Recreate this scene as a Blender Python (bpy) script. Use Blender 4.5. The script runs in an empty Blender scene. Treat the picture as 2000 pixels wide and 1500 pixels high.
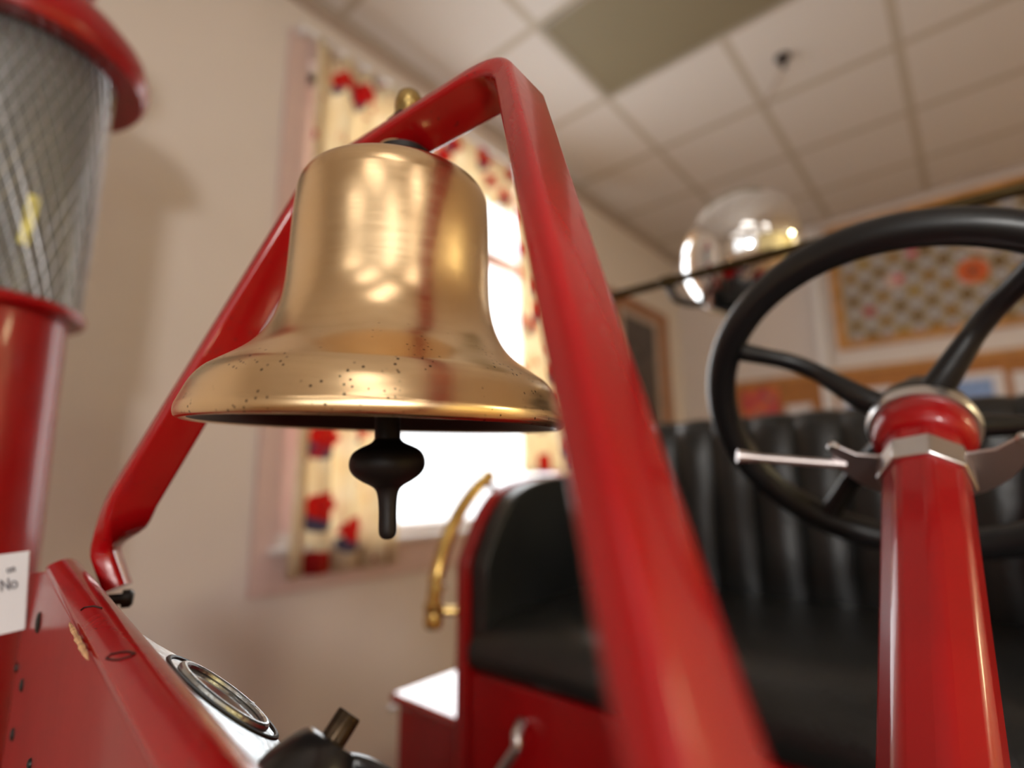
import bpy, bmesh, math, random
from mathutils import Vector as V, Matrix
random.seed(7)
C = bpy.context.scene.collection
PI = math.pi

# ------------------------------------------------------------------ camera
FPX = 1042.0                                   # focal length in pixels of the 2000 px wide frame
yaw, pit, rol = math.radians(-40.85), math.radians(10.4), math.radians(-.54)
CAM = V((0, 0, 1.25))
fw = V((math.sin(yaw)*math.cos(pit), math.cos(yaw)*math.cos(pit), math.sin(pit)))
rt = V((math.cos(yaw), -math.sin(yaw), 0))
up = rt.cross(fw)
rt, up = rt*math.cos(rol)+up*math.sin(rol), -rt*math.sin(rol)+up*math.cos(rol)
cd = bpy.data.cameras.new('camera'); cam = bpy.data.objects.new('camera', cd); C.objects.link(cam)
M = Matrix((rt, up, -fw)).transposed().to_4x4(); M.translation = CAM
cam.matrix_world = M
cd.sensor_fit = 'HORIZONTAL'; cd.sensor_width = 36; cd.lens = 36*FPX/2000
cd.clip_start = .004; cd.clip_end = 60
cd.dof.use_dof = True; cd.dof.focus_distance = .335; cd.dof.aperture_fstop = 2.0
bpy.context.scene.camera = cam

def ray(px, py): return fw + rt*((px-1000)/FPX) - up*((py-750)/FPX)
def at(px, py, Z): return CAM + ray(px, py)*Z          # the point seen at a pixel, Z metres ahead
def on_plane(px, py, P, n):
    d = ray(px, py); return CAM + d*((P-CAM).dot(n)/d.dot(n))

# ------------------------------------------------------------------ materials
def new_mat(name):
    m = bpy.data.materials.new(name); m.use_nodes = True
    nt = m.node_tree; return m, nt, nt.nodes['Principled BSDF']
def node(nt, t, **kw):
    n = nt.nodes.new(t)
    for k, v in kw.items():
        if k.startswith('i_'): n.inputs[k[2:].replace('_', ' ')].default_value = v
        else: setattr(n, k, v)
    return n
def mixc(nt, fac, a, b):
    n = nt.nodes.new('ShaderNodeMix'); n.data_type = 'RGBA'
    for s, v in ((0, fac), (6, a), (7, b)):
        if isinstance(v, (int, float)): n.inputs[s].default_value = v
        elif isinstance(v, tuple): n.inputs[s].default_value = (*v, 1)
        else: nt.links.new(v, n.inputs[s])
    return n.outputs[2]
def mth(nt, op, a, b=0., c=None):
    n = nt.nodes.new('ShaderNodeMath'); n.operation = op
    for i, v in enumerate((a, b, c)):
        if v is None: continue
        if isinstance(v, (int, float)): n.inputs[i].default_value = v
        else: nt.links.new(v, n.inputs[i])
    return n.outputs[0]
def coords(nt, scale=(1, 1, 1), loc=(0, 0, 0), which='Object'):
    t = nt.nodes.new('ShaderNodeTexCoord'); m = nt.nodes.new('ShaderNodeMapping')
    nt.links.new(t.outputs[which], m.inputs[0]); m.inputs['Scale'].default_value = scale; m.inputs['Location'].default_value = loc
    return m.outputs[0]
def noise(nt, vec, scale, detail=3, rough=.5):
    n = node(nt, 'ShaderNodeTexNoise'); n.inputs['Scale'].default_value = scale
    n.inputs['Detail'].default_value = detail; n.inputs['Roughness'].default_value = rough
    nt.links.new(vec, n.inputs['Vector']); return n.outputs['Fac']
def ramp(nt, fac, lo, hi, a=0., b=1.):
    n = node(nt, 'ShaderNodeMapRange'); n.clamp = True
    nt.links.new(fac, n.inputs[0]); n.inputs[1].default_value = lo; n.inputs[2].default_value = hi
    n.inputs[3].default_value = a; n.inputs[4].default_value = b
    return n.outputs[0]
def bump(nt, bs, h, strength, dist=.01):
    b = node(nt, 'ShaderNodeBump'); b.inputs['Strength'].default_value = strength; b.inputs['Distance'].default_value = dist
    nt.links.new(h, b.inputs['Height']); nt.links.new(b.outputs[0], bs.inputs['Normal'])

def plain(name, col, rough=.5, metal=0., coat=0., var=.12, nscale=6., bmp=0., bscale=60., spec=.5):
    m, nt, bs = new_mat(name)
    v = coords(nt)
    f = noise(nt, v, nscale)
    dark = tuple(c*(1-var) for c in col); lite = tuple(min(1, c*(1+var)) for c in col)
    nt.links.new(mixc(nt, ramp(nt, f, .3, .7), dark, lite), bs.inputs['Base Color'])
    bs.inputs['Roughness'].default_value = rough; bs.inputs['Metallic'].default_value = metal
    bs.inputs['Coat Weight'].default_value = coat; bs.inputs['Coat Roughness'].default_value = .04
    bs.inputs['Specular IOR Level'].default_value = spec
    if bmp: bump(nt, bs, noise(nt, v, bscale, 4), bmp)
    return m

def red_paint(name, worn=0., col=(.30, .0018, .0035), rough=.30, coat=.25, peel=.0):
    m, nt, bs = new_mat(name); v = coords(nt)
    base = mixc(nt, ramp(nt, noise(nt, v, 9), .3, .7), tuple(c*.86 for c in col), tuple(c*1.1 for c in col))
    if worn:
        f = noise(nt, v, 260, 5, .7); g = noise(nt, v, 14, 2)
        k = mth(nt, 'MULTIPLY', ramp(nt, f, .60, .68), ramp(nt, g, .50, .66))
        base = mixc(nt, mth(nt, 'MULTIPLY', k, worn), base, (.05, .02, .018))
        sc = coords(nt, (40, 40, 260)); s = noise(nt, sc, 3, 2)
        base = mixc(nt, mth(nt, 'MULTIPLY', ramp(nt, s, .70, .74), worn*.6), base, (.06, .01, .01))
    nt.links.new(base, bs.inputs['Base Color'])
    bs.inputs['Roughness'].default_value = rough; bs.inputs['Coat Weight'].default_value = coat
    bs.inputs['Coat Roughness'].default_value = .05; bs.inputs['Specular IOR Level'].default_value = .32
    h = noise(nt, v, 55, 2); bump(nt, bs, h, peel if peel else .03, .004)
    return m

RED = red_paint('red_gloss_paint')
REDW = red_paint('red_worn_paint', 1., peel=.10, rough=.22, coat=.35)
REDP = red_paint('red_pump_paint', rough=.3)
BLACKP = plain('black_enamel', (.010, .009, .009), .28, coat=.25, bmp=.03)
BLACKM = plain('black_iron', (.010, .007, .006), .48, var=.4, bmp=.05, spec=.3)
RUBBER = plain('black_wheel_rim', (.008, .008, .0085), .36, coat=.0, bmp=.02, spec=.4)
LEATHER = plain('black_leather', (.012, .0125, .012), .30, bmp=.2, bscale=160, var=.3)
SILVER = plain('silver_metal', (.72, .70, .70), .3, 1., var=.06, bmp=.02)
STEEL = plain('galvanised_steel', (.46, .50, .52), .30, 1., var=.35, nscale=40, bmp=.12, bscale=220)
CHROME = plain('polished_silver', (.80, .80, .80), .05, 1., var=.03)
BRASSR = plain('brass_handle', (.62, .42, .14), .22, 1., var=.2, nscale=30)
OLDBRASS = plain('tarnished_brass', (.075, .052, .022), .45, 1., var=.3, nscale=30)
WHITEP = plain('white_paint', (.74, .72, .72), .45, var=.03)
PAPER = plain('white_card', (.70, .67, .68), .8, var=.04)
INK = plain('grey_ink', (.16, .15, .17), .8)
OAK = plain('golden_oak', (.50, .24, .06), .45, var=.25, nscale=14)
WALNUT = plain('brown_wood', (.30, .105, .025), .45, var=.25, nscale=14)
CORK = plain('tan_corkboard', (.40, .165, .045), .85, var=.2, nscale=60, bmp=.2)
WALL = plain('pinkish_beige_wall', (.71, .645, .605), .85, var=.03, nscale=1.5, bmp=.05, bscale=120)
TRIM = plain('pink_trim_paint', (.64, .48, .45), .6, var=.03)
CREAMW = plain('pale_yellow_wall', (.76, .66, .36), .85, var=.04)
FLOORM = plain('brown_floor', (.30, .17, .10), .45, var=.2, nscale=3)
WIRE = plain('galvanised_wire', (.50, .50, .53), .4, 1.)
YELLOW = plain('yellow_tag', (.72, .66, .22), .5)
WOODCHIP = plain('bare_wood_chip', (.50, .28, .14), .8, var=.3, nscale=200)
BLUEPIC = plain('blue_print', (.22, .34, .62), .5, var=.25, nscale=30)
DARKPIC = plain('dark_print', (.06, .045, .04), .4, var=.7, nscale=12)
DARKHOLE = plain('dark_glass_dial', (.16, .155, .16), .10, coat=.5)

def brass_mat():
    m, nt, bs = new_mat('polished_bell_brass'); v = coords(nt)
    f = noise(nt, v, 22, 3)
    base = mixc(nt, ramp(nt, f, .35, .7), (.86, .615, .345), (.90, .67, .40))
    vo = node(nt, 'ShaderNodeTexVoronoi'); vo.inputs['Scale'].default_value = 290; nt.links.new(v, vo.inputs['Vector'])
    pit = mth(nt, 'LESS_THAN', vo.outputs['Distance'], .26)
    sep = node(nt, 'ShaderNodeSeparateXYZ'); nt.links.new(v, sep.inputs[0])
    low = ramp(nt, sep.outputs[2], -.035, -.07)
    gate = mth(nt, 'MULTIPLY', ramp(nt, noise(nt, v, 30, 2), .47, .57), low)
    pit = mth(nt, 'MULTIPLY', mth(nt, 'MULTIPLY', pit, gate), ramp(nt, vo.outputs['Color'], .52, .58))
    nt.links.new(mixc(nt, mth(nt, 'MULTIPLY', pit, .85), base, (.05, .035, .03)), bs.inputs['Base Color'])
    bs.inputs['Metallic'].default_value = 1
    str_ = noise(nt, coords(nt, (1, 1, 9)), 30, 2)
    nt.links.new(ramp(nt, str_, .3, .7, .21, .245), bs.inputs['Roughness'])
    tg = node(nt, 'ShaderNodeTangent'); tg.direction_type = 'RADIAL'; tg.axis = 'Z'
    bs.inputs['Anisotropic'].default_value = .6; nt.links.new(tg.outputs[0], bs.inputs['Tangent'])
    b = node(nt, 'ShaderNodeBump'); b.inputs['Strength'].default_value = .05; b.inputs['Distance'].default_value = .002
    nt.links.new(noise(nt, v, 35, 2), b.inputs['Height']); nt.links.new(b.outputs[0], bs.inputs['Normal'])
    return m
BRASS = brass_mat()
ACORN = plain('aged_brass_nut', (.50, .36, .14), .25, 1., var=.25, nscale=60)

def ceiling_mat(ox, oy, s):
    m, nt, bs = new_mat('ceiling_tiles')
    sep = node(nt, 'ShaderNodeSeparateXYZ'); nt.links.new(coords(nt), sep.inputs[0])
    def line(o, off):
        a = mth(nt, 'FRACT', mth(nt, 'ADD', mth(nt, 'DIVIDE', mth(nt, 'SUBTRACT', o, off), s), 100.5))
        return mth(nt, 'LESS_THAN', mth(nt, 'ABSOLUTE', mth(nt, 'SUBTRACT', a, .5)), .032)
    l = mth(nt, 'MAXIMUM', line(sep.outputs[0], ox), line(sep.outputs[1], oy))
    t = mixc(nt, ramp(nt, noise(nt, coords(nt), 140, 3), .3, .7), (.66, .625, .585), (.71, .675, .635))
    nt.links.new(mixc(nt, l, t, (.50, .45, .37)), bs.inputs['Base Color']); bs.inputs['Roughness'].default_value = .9
    return m

def curtain_mat():
    m, nt, bs = new_mat('printed_curtain_fabric')
    def cells(loc, sc):
        v = coords(nt, (0, 1, 1.15), loc, 'Object')
        vo = node(nt, 'ShaderNodeTexVoronoi'); vo.voronoi_dimensions = '3D'; vo.distance = 'EUCLIDEAN'
        vo.inputs['Scale'].default_value = sc; vo.inputs['Randomness'].default_value = .7
        nt.links.new(v, vo.inputs['Vector']); return vo.outputs['Distance'], vo.outputs['Color']
    d, c = cells((0, .03, .07), 6.6)
    wob = noise(nt, coords(nt), 45, 2)
    dd = mth(nt, 'ADD', d, mth(nt, 'MULTIPLY', mth(nt, 'SUBTRACT', wob, .5), .16))
    sepc = node(nt, 'ShaderNodeSeparateColor'); nt.links.new(c, sepc.inputs[0])
    d2, c2 = cells((0, .055, .13), 6.6)
    cream = mixc(nt, ramp(nt, noise(nt, coords(nt), 9, 2), .35, .65), (.80, .68, .48), (.86, .78, .62))
    k = mixc(nt, mth(nt, 'LESS_THAN', d2, .30), cream, (.13, .12, .19))
    redc = mixc(nt, ramp(nt, wob, .5, .6), (.55, .012, .02), (.66, .06, .015))
    k = mixc(nt, mth(nt, 'LESS_THAN', dd, .40), k, redc)
    sm, sc2 = cells((0, .3, .2), 15)
    k = mixc(nt, mth(nt, 'MULTIPLY', mth(nt, 'LESS_THAN', sm, .16), ramp(nt, sepc.outputs[0], .55, .6)), k, (.45, .05, .05))
    nt.links.new(k, bs.inputs['Base Color']); bs.inputs['Roughness'].default_value = .9
    tr = node(nt, 'ShaderNodeBsdfTranslucent'); nt.links.new(k, tr.inputs[0])
    mx = node(nt, 'ShaderNodeMixShader'); mx.inputs[0].default_value = .45
    out = nt.nodes['Material Output']
    nt.links.new(bs.outputs[0], mx.inputs[1]); nt.links.new(tr.outputs[0], mx.inputs[2]); nt.links.new(mx.outputs[0], out.inputs[0])
    return m
CURT = curtain_mat()

def quilt_mat():
    m, nt, bs = new_mat('patchwork_quilt')
    v = coords(nt)                                     # x across, z up, metres from the quilt's middle
    vs = node(nt, 'ShaderNodeVectorMath'); vs.operation = 'SCALE'; vs.inputs[3].default_value = 1/.092; nt.links.new(v, vs.inputs[0])
    fl = node(nt, 'ShaderNodeVectorMath'); fl.operation = 'FLOOR'; nt.links.new(vs.outputs[0], fl.inputs[0])
    fr = node(nt, 'ShaderNodeVectorMath'); fr.operation = 'FRACTION'; nt.links.new(vs.outputs[0], fr.inputs[0])
    sf = node(nt, 'ShaderNodeSeparateXYZ'); nt.links.new(fl.outputs[0], sf.inputs[0])
    sr = node(nt, 'ShaderNodeSeparateXYZ'); nt.links.new(fr.outputs[0], sr.inputs[0])
    par = mth(nt, 'FLOORED_MODULO', mth(nt, 'ADD', sf.outputs[0], sf.outputs[2]), 2)
    cb = node(nt, 'ShaderNodeCombineXYZ'); nt.links.new(sf.outputs[0], cb.inputs[0]); nt.links.new(sf.outputs[2], cb.inputs[1])
    wn = node(nt, 'ShaderNodeTexWhiteNoise'); wn.noise_dimensions = '2D'; nt.links.new(cb.outputs[0], wn.inputs['Vector'])
    dx = mth(nt, 'SUBTRACT', sr.outputs[0], .5); dz = mth(nt, 'SUBTRACT', sr.outputs[2], .5)
    rr = mth(nt, 'SQRT', mth(nt, 'ADD', mth(nt, 'MULTIPLY', dx, dx), mth(nt, 'MULTIPLY', dz, dz)))
    r = nt.nodes.new('ShaderNodeValToRGB'); nt.links.new(wn.outputs['Value'], r.inputs[0])
    r.color_ramp.interpolation = 'CONSTANT'
    for p, c in ((0, (.30, .15, .02)), (.35, (.17, .09, .02)), (.6, (.36, .22, .03)), (.8, (.22, .13, .04)), (.93, (.42, .05, .10))):
        e = r.color_ramp.elements.new(p); e.color = (*c, 1)
    mott = mixc(nt, ramp(nt, noise(nt, v, 120, 2), .4, .6), (.25, .20, .13), (.46, .40, .31))
    warm = mixc(nt, mth(nt, 'LESS_THAN', rr, .40), mott, r.outputs[0])
    warm = mixc(nt, mth(nt, 'LESS_THAN', rr, .13), warm, (.10, .06, .03))
    cool = mixc(nt, mth(nt, 'LESS_THAN', rr, .38), mott, (.45, .43, .44))
    cool = mixc(nt, mth(nt, 'LESS_THAN', rr, .16), cool, (.16, .17, .28))
    k = mixc(nt, mth(nt, 'LESS_THAN', par, .5), cool, warm)
    sp = node(nt, 'ShaderNodeSeparateXYZ'); nt.links.new(v, sp.inputs[0])
    def disc(k, x, z, rad, col, wob=.0):
        a = mth(nt, 'SUBTRACT', sp.outputs[0], x); b = mth(nt, 'SUBTRACT', sp.outputs[2], z)
        d = mth(nt, 'SQRT', mth(nt, 'ADD', mth(nt, 'MULTIPLY', a, a), mth(nt, 'MULTIPLY', b, b)))
        d = mth(nt, 'ADD', d, mth(nt, 'MULTIPLY', mth(nt, 'SUBTRACT', noise(nt, v, 60, 2), .5), .03))
        return mixc(nt, mth(nt, 'LESS_THAN', d, rad), k, col)
    Q = QC
    k = disc(k, .127-Q[0], 2.614-Q[1], .085, (.62, .15, .045)); k = disc(k, .127-Q[0], 2.614-Q[1], .055, (.60, .08, .02))
    k = disc(k, .127-Q[0], 2.614-Q[1], .028, (.20, .11, .05))
    k = disc(k, -.30-Q[0], 2.66-Q[1], .055, (.58, .40, .36)); k = disc(k, -.27-Q[0], 2.665-Q[1], .026, (.52, .03, .09))
    k = disc(k, -.18-Q[0], 2.83-Q[1], .03, (.50, .03, .09)); k = disc(k, .20-Q[0], 2.80-Q[1], .075, (.60, .50, .47))
    nt.links.new(k, bs.inputs['Base Color']); bs.inputs['Roughness'].default_value = .9
    return m

def poster_mat():
    m, nt, bs = new_mat('red_and_orange_poster'); v = coords(nt)
    vo = node(nt, 'ShaderNodeTexVoronoi'); vo.inputs['Scale'].default_value = 9; nt.links.new(v, vo.inputs['Vector'])
    s = node(nt, 'ShaderNodeSeparateColor'); nt.links.new(vo.outputs['Color'], s.inputs[0])
    k = mixc(nt, mth(nt, 'GREATER_THAN', s.outputs[0], .5), (.50, .035, .03), (.62, .12, .02))
    k = mixc(nt, mth(nt, 'LESS_THAN', vo.outputs['Distance'], .22), k, (.14, .07, .14))
    nt.links.new(k, bs.inputs['Base Color']); bs.inputs['Roughness'].default_value = .4
    return m
def emis(name, col, s):
    m, nt, bs = new_mat(name)
    bs.inputs['Base Color'].default_value = (*col, 1); bs.inputs['Emission Color'].default_value = (*col, 1); bs.inputs['Emission Strength'].default_value = s
    return m
def pane_mat():
    m, nt, bs = new_mat('window_glass'); nt.nodes.remove(bs)
    t = node(nt, 'ShaderNodeBsdfTransparent'); g = node(nt, 'ShaderNodeBsdfGlossy'); g.inputs['Roughness'].default_value = .02
    mx = node(nt, 'ShaderNodeMixShader'); mx.inputs[0].default_value = .06
    nt.links.new(t.outputs[0], mx.inputs[1]); nt.links.new(g.outputs[0], mx.inputs[2]); nt.links.new(mx.outputs[0], nt.nodes['Material Output'].inputs[0])
    return m
GLASS = pane_mat()
def tint_glass():
    m, nt, bs = new_mat('dusty_grey_glass')
    bs.inputs['Base Color'].default_value = (.22, .22, .215, 1); bs.inputs['Roughness'].default_value = .25
    t = node(nt, 'ShaderNodeBsdfTransparent'); t.inputs[0].default_value = (.75, .78, .76, 1)
    mx = node(nt, 'ShaderNodeMixShader'); mx.inputs[0].default_value = .72
    nt.links.new(t.outputs[0], mx.inputs[1]); nt.links.new(bs.outputs[0], mx.inputs[2]); nt.links.new(mx.outputs[0], nt.nodes['Material Output'].inputs[0])
    return m
DUSTGLASS = tint_glass()

# ------------------------------------------------------------------ mesh helpers
def bm_new(): return bmesh.new()
def loft(bm, secs, closed=True, cap=True, loop=False):
    R = [[bm.verts.new(p) for p in s] for s in secs]; n = len(secs[0])
    rng = range(len(R)) if loop else range(len(R)-1)
    for i in rng:
        a, b = R[i], R[(i+1) % len(R)]
        for j in range(n if closed else n-1):
            k = (j+1) % n; bm.faces.new((a[j], a[k], b[k], b[j]))
    if cap and closed and not loop:
        bm.faces.new(R[0]); bm.faces.new(list(reversed(R[-1])))
    return bm
def frame(ax, ref=V((0, 0, 1))):
    ax = ax.normalized()
    if abs(ax.dot(ref)) > .95: ref = V((0, 1, 0))
    a = ref.cross(ax).normalized(); return a, ax.cross(a)
def lathe(bm, O, ax, prof, n=64, cap=True, ph=0.):
    ax = ax.normalized(); a, b = frame(ax, V((0, 1, 0)))
    return loft(bm, [[O+ax*h+(a*math.cos(t)+b*math.sin(t))*max(r, 1e-5) for t in (2*PI*i/n+ph for i in range(n))] for r, h in prof], True, cap)
def tube(bm, pts, rad, n=12, cap=True, loop=False, squash=None):
    pts = [V(p) for p in pts]; m = len(pts); secs = []; pa = None
    for i, p in enumerate(pts):
        if loop: t = pts[(i+1) % m]-pts[i-1]
        else: t = pts[min(i+1, m-1)]-pts[max(i-1, 0)]
        t.normalize()
        if pa is None: a, b = frame(t)
        else: a = (pa-t*pa.dot(t)).normalized(); b = t.cross(a)
        pa = a
        r = rad[i] if isinstance(rad, (list, tuple)) else rad
        secs.append([p+(a*math.cos(q)+b*math.sin(q)*(squash or 1))*r for q in (2*PI*k/n for k in range(n))])
    return loft(bm, secs, True, cap, loop)
def box(bm, lo, hi):
    x0, y0, z0 = lo; x1, y1, z1 = hi
    return loft(bm, [[V((x0, y0, z0)), V((x1, y0, z0)), V((x1, y1, z0)), V((x0, y1, z0))], [V((x0, y0, z1)), V((x1, y0, z1)), V((x1, y1, z1)), V((x0, y1, z1))]])
def obox(bm, c, ax, hs):
    c = V(c); P = lambda i, j, k: c+ax[0]*(hs[0]*i)+ax[1]*(hs[1]*j)+ax[2]*(hs[2]*k)
    return loft(bm, [[P(-1, -1, k), P(1, -1, k), P(1, 1, k), P(-1, 1, k)] for k in (-1, 1)])
def prism(bm, pts, d):                                    # an outline and its copy moved by d
    return loft(bm, [[V(p) for p in pts], [V(p)+V(d) for p in pts]])
def smooth_path(pts, n=8):                                # Catmull-Rom
    pts = [V(p) for p in pts]; out = []
    for i in range(len(pts)-1):
        p0, p1, p2, p3 = pts[max(i-1, 0)], pts[i], pts[i+1], pts[min(i+2, len(pts)-1)]
        for k in range(n):
            t = k/n
            out.append(.5*((2*p1)+(p2-p0)*t+(2*p0-5*p1+4*p2-p3)*t*t+(3*p1-p0-3*p2+p3)*t**3))
    return out+[pts[-1]]

WORLD = {}
def obj(name, bm, mat, parent=None, label=None, bev=0, seg=2, ang=35, flat=False):
    bmesh.ops.recalc_face_normals(bm, faces=bm.faces[:])
    lo = V([min(v.co[i] for v in bm.verts) for i in range(3)]); hi = V([max(v.co[i] for v in bm.verts) for i in range(3)])
    c = (lo+hi)/2
    for v in bm.verts: v.co -= c
    me = bpy.data.meshes.new(name); bm.to_mesh(me); bm.free()
    me.materials.append(mat)
    if not flat:
        for p in me.polygons: p.use_smooth = True
        me.set_sharp_from_angle(angle=math.radians(ang))
    o = bpy.data.objects.new(name, me); C.objects.link(o)
    o.location = c-(WORLD[parent] if parent else V((0, 0, 0)))
    WORLD[o] = c
    if parent: o.parent = parent
    if label: o['label'] = label
    if bev:
        b = o.modifiers.new('bevel', 'BEVEL'); b.width = bev; b.segments = seg; b.limit_method = 'ANGLE'; b.angle_limit = math.radians(40)
    return o
def tag(o, label, cat, group=None, kind=None):
    o['label'] = label; o['category'] = cat
    if group: o['group'] = group
    if kind: o['kind'] = kind
    return o
def empty(name, loc, parent=None):
    o = bpy.data.objects.new(name, None); C.objects.link(o); loc = V(loc)
    o.location = loc-(WORLD[parent] if parent else V((0, 0, 0))); WORLD[o] = loc
    o.empty_display_size = .05
    if parent: o.parent = parent
    return o
def thing(name, label, cat, loc, group=None): return tag(empty(name, loc), label, cat, group)
def struct(o): o['kind'] = 'structure'; return o

# ------------------------------------------------------------------ the room
LX, RX, FY, BY, CZ = -1.93, 6.6, 4.6, -4.6, 3.266
W0, W1, Z0, Z1 = .93, 2.80, 1.07, 3.00                     # window opening
bm = bm_new()
for y0, y1, z0, z1 in ((BY, W0, 0, CZ), (W1, FY, 0, CZ), (W0, W1, 0, Z0), (W0, W1, Z1, CZ)): box(bm, (LX-.14, y0, z0), (LX, y1, z1))
struct(obj('wall_left', bm, WALL))
bm = bm_new(); box(bm, (LX-.14, FY, 0), (RX+.14, FY+.12, CZ)); struct(obj('wall_back', bm, WALL))
bm = bm_new(); box(bm, (RX, BY, 0), (RX+.14, FY, CZ)); struct(obj('wall_right', bm, CREAMW))
V0, V1, U0, U1 = .6, 5.4, .95, 2.75                        # added window behind the photographer, unseen, lets in fill light
bm = bm_new()
for x0, x1, z0, z1 in ((LX-.14, V0, 0, CZ), (V1, RX+.14, 0, CZ), (V0, V1, 0, U0), (V0, V1, U1, CZ)): box(bm, (x0, BY-.12, z0), (x1, BY, z1))
struct(obj('wall_front', bm, WALL))
w2 = struct(empty('added_window', ((V0+V1)/2, BY, U0)))
bm = bm_new()
for x0, x1, z0, z1 in ((V0, V0+.06, U0, U1), (V1-.06, V1, U0, U1), (V0+.06, V1-.06, U0, U0+.06), (V0+.06, V1-.06, U1-.06, U1), (2.15, 2.2, U0+.06, U1-.06), (3.75, 3.8, U0+.06, U1-.06)): box(bm, (x0, BY-.09, z0), (x1, BY-.03, z1))
obj('sash', bm, TRIM, w2, bev=.004)
bm = bm_new(); box(bm, (V0+.06, BY-.063, U0+.06), (V1-.06, BY-.058, U1-.06)); obj('glass', bm, GLASS, w2)
bm = bm_new(); box(bm, (LX-.14, BY-.12, -.1), (RX+.14, FY+.12, 0)); struct(obj('floor', bm, FLOORM))
bm = bm_new(); box(bm, (LX-.14, BY-.12, CZ), (RX+.14, FY+.12, CZ+.1)); ce = struct(obj('ceiling', bm, WALL))
cc = WORLD[ce]; ce.data.materials.clear(); ce.data.materials.append(ceiling_mat(-1.262-cc.x, 1.65-cc.y, .61))
TRIMB = plain('beige_ceiling_angle', (.46, .37, .31), .7, var=.04)
bm = bm_new(); box(bm, (LX, BY, CZ-.022), (LX+.028, FY, CZ)); struct(obj('trim_1', bm, TRIMB))
bm = bm_new(); box(bm, (LX+.028, FY-.028, CZ-.022), (RX, FY, CZ)); struct(obj('trim_2', bm, TRIMB))

win = struct(empty('window_1', (LX, (W0+W1)/2, Z0)))
bm = bm_new()
co, ci = .085, .0
for y0, y1, z0, z1 in ((W0-co, W0, Z0-.2, Z1+.1), (W1, W1+co, Z0-.2, Z1+.1), (W0, W1, Z1, Z1+.1), (W0, W1, Z0-.2, Z0-.045)): box(bm, (LX, y0, z0), (LX+.022, y1, z1))
obj('casing', bm, TRIM, win, bev=.004)
bm = bm_new()
sx0, sx1 = LX-.09, LX-.05
for y0, y1, z0, z1 in ((W0, W0+.12, Z0, Z1), (W1-.05, W1, Z0, Z1), (W0, W1, Z1-.05, Z1), (W0, W1, Z0-.04, Z0), (W0+.12, W1-.05, 2.475, 2.56)): box(bm, (sx0, y0, z0), (sx1, y1, z1))
obj('sash', bm, TRIM, win, bev=.004)
bm = bm_new(); box(bm, (LX-.073, W0+.05, Z0), (LX-.067, W1-.05, Z1-.05)); obj('glass', bm, GLASS, win)
bm = bm_new(); box(bm, (LX-.05, W0-.03, Z0-.062), (LX+.055, W1+.03, Z0-.04)); obj('sill', bm, WHITEP, win, bev=.004)

# curtains, one fabric panel each
def curtain(name, label, y0, y1, z0, z1, x, folds, amp, ph, top_gather=.0):
    bm = bm_new(); nu, nv = 90, 24; rows = []
    for j in range(nv+1):
        v = j/nv; z = z0+(z1-z0)*v; row = []
        for i in range(nu+1):
            u = i/nu; y = y0+(y1-y0)*u
            a = amp*(1-.35*v)
            row.append(V((x+a*math.sin(u*folds*2*PI+ph+.5*math.sin(3*v))+.3*a*math.sin(u*folds*4.3*PI+1.3*ph), y+.008*math.sin(5*v+u*9), z+.006*math.sin(u*folds*2*PI))))
        rows.append(row)
    loft(bm, rows, closed=False, cap=False)
    o = obj(name, bm, CURT, ang=180)
    s = o.modifiers.new('thickness', 'SOLIDIFY'); s.thickness = .0016
    return tag(o, label, 'curtain', 'printed window curtains')
CXX = LX+.075
curtain('curtain', 'long cream curtain printed with red motifs at the left side of the window', .935, 1.405, .93, 3.06, CXX, 4, .036, .4)
curtain('curtain', 'shorter cream and red printed curtain at the right side of the window', 2.195, 2.83, 1.30, 3.06, CXX, 5, .022, 1.7)
curtain('curtain_valance', 'cream and red printed valance across the top of the window', 1.42, 2.17, 2.755, 3.06, CXX+.004, 9, .018, .9)
cr = thing('curtain_rod', 'thin white curtain rod above the window curtains', 'curtain rod', (LX, 1.9, 3.08))
bm = bm_new(); tube(bm, [(CXX, .86, 3.085), (CXX, 2.9, 3.085)], .011); obj('rod', bm, WHITEP, cr)
for y in (.875, 2.885):
    bm = bm_new(); box(bm, (LX+.022, y-.008, 3.07), (CXX, y+.008, 3.10)); obj('bracket', bm, WHITEP, cr)

# dark picture on the window wall
pf = thing('picture_frame', 'brown wood framed dark picture hanging beside the window', 'picture frame', (LX, 3.8, 1.7))
pz0, pz1, py0, py1, pw = 1.55, 2.66, 3.30, 4.28, .14
bm = bm_new()
for y0, y1, z0, z1 in ((py0, py0+pw, pz0, pz1), (py1-pw, py1, pz0, pz1), (py0+pw, py1-pw, pz1-.085, pz1), (py0+pw, py1-pw, pz0, pz0+.085)): box(bm, (LX, y0, z0), (LX+.03, y1, z1))
obj('frame', bm, WALNUT, pf, bev=.006)
bm = bm_new(); box(bm, (LX+.004, py0+pw, pz0+.085), (LX+.012, py1-pw, pz1-.085)); obj('mat_board', bm, plain('pale_mat_board', (.50, .40, .36), .8), pf)
bm = bm_new(); box(bm, (LX+.012, py0+pw+.08, pz0+.14), (LX+.016, py1-pw-.10, pz1-.145)); obj('print', bm, DARKPIC, pf)

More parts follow.
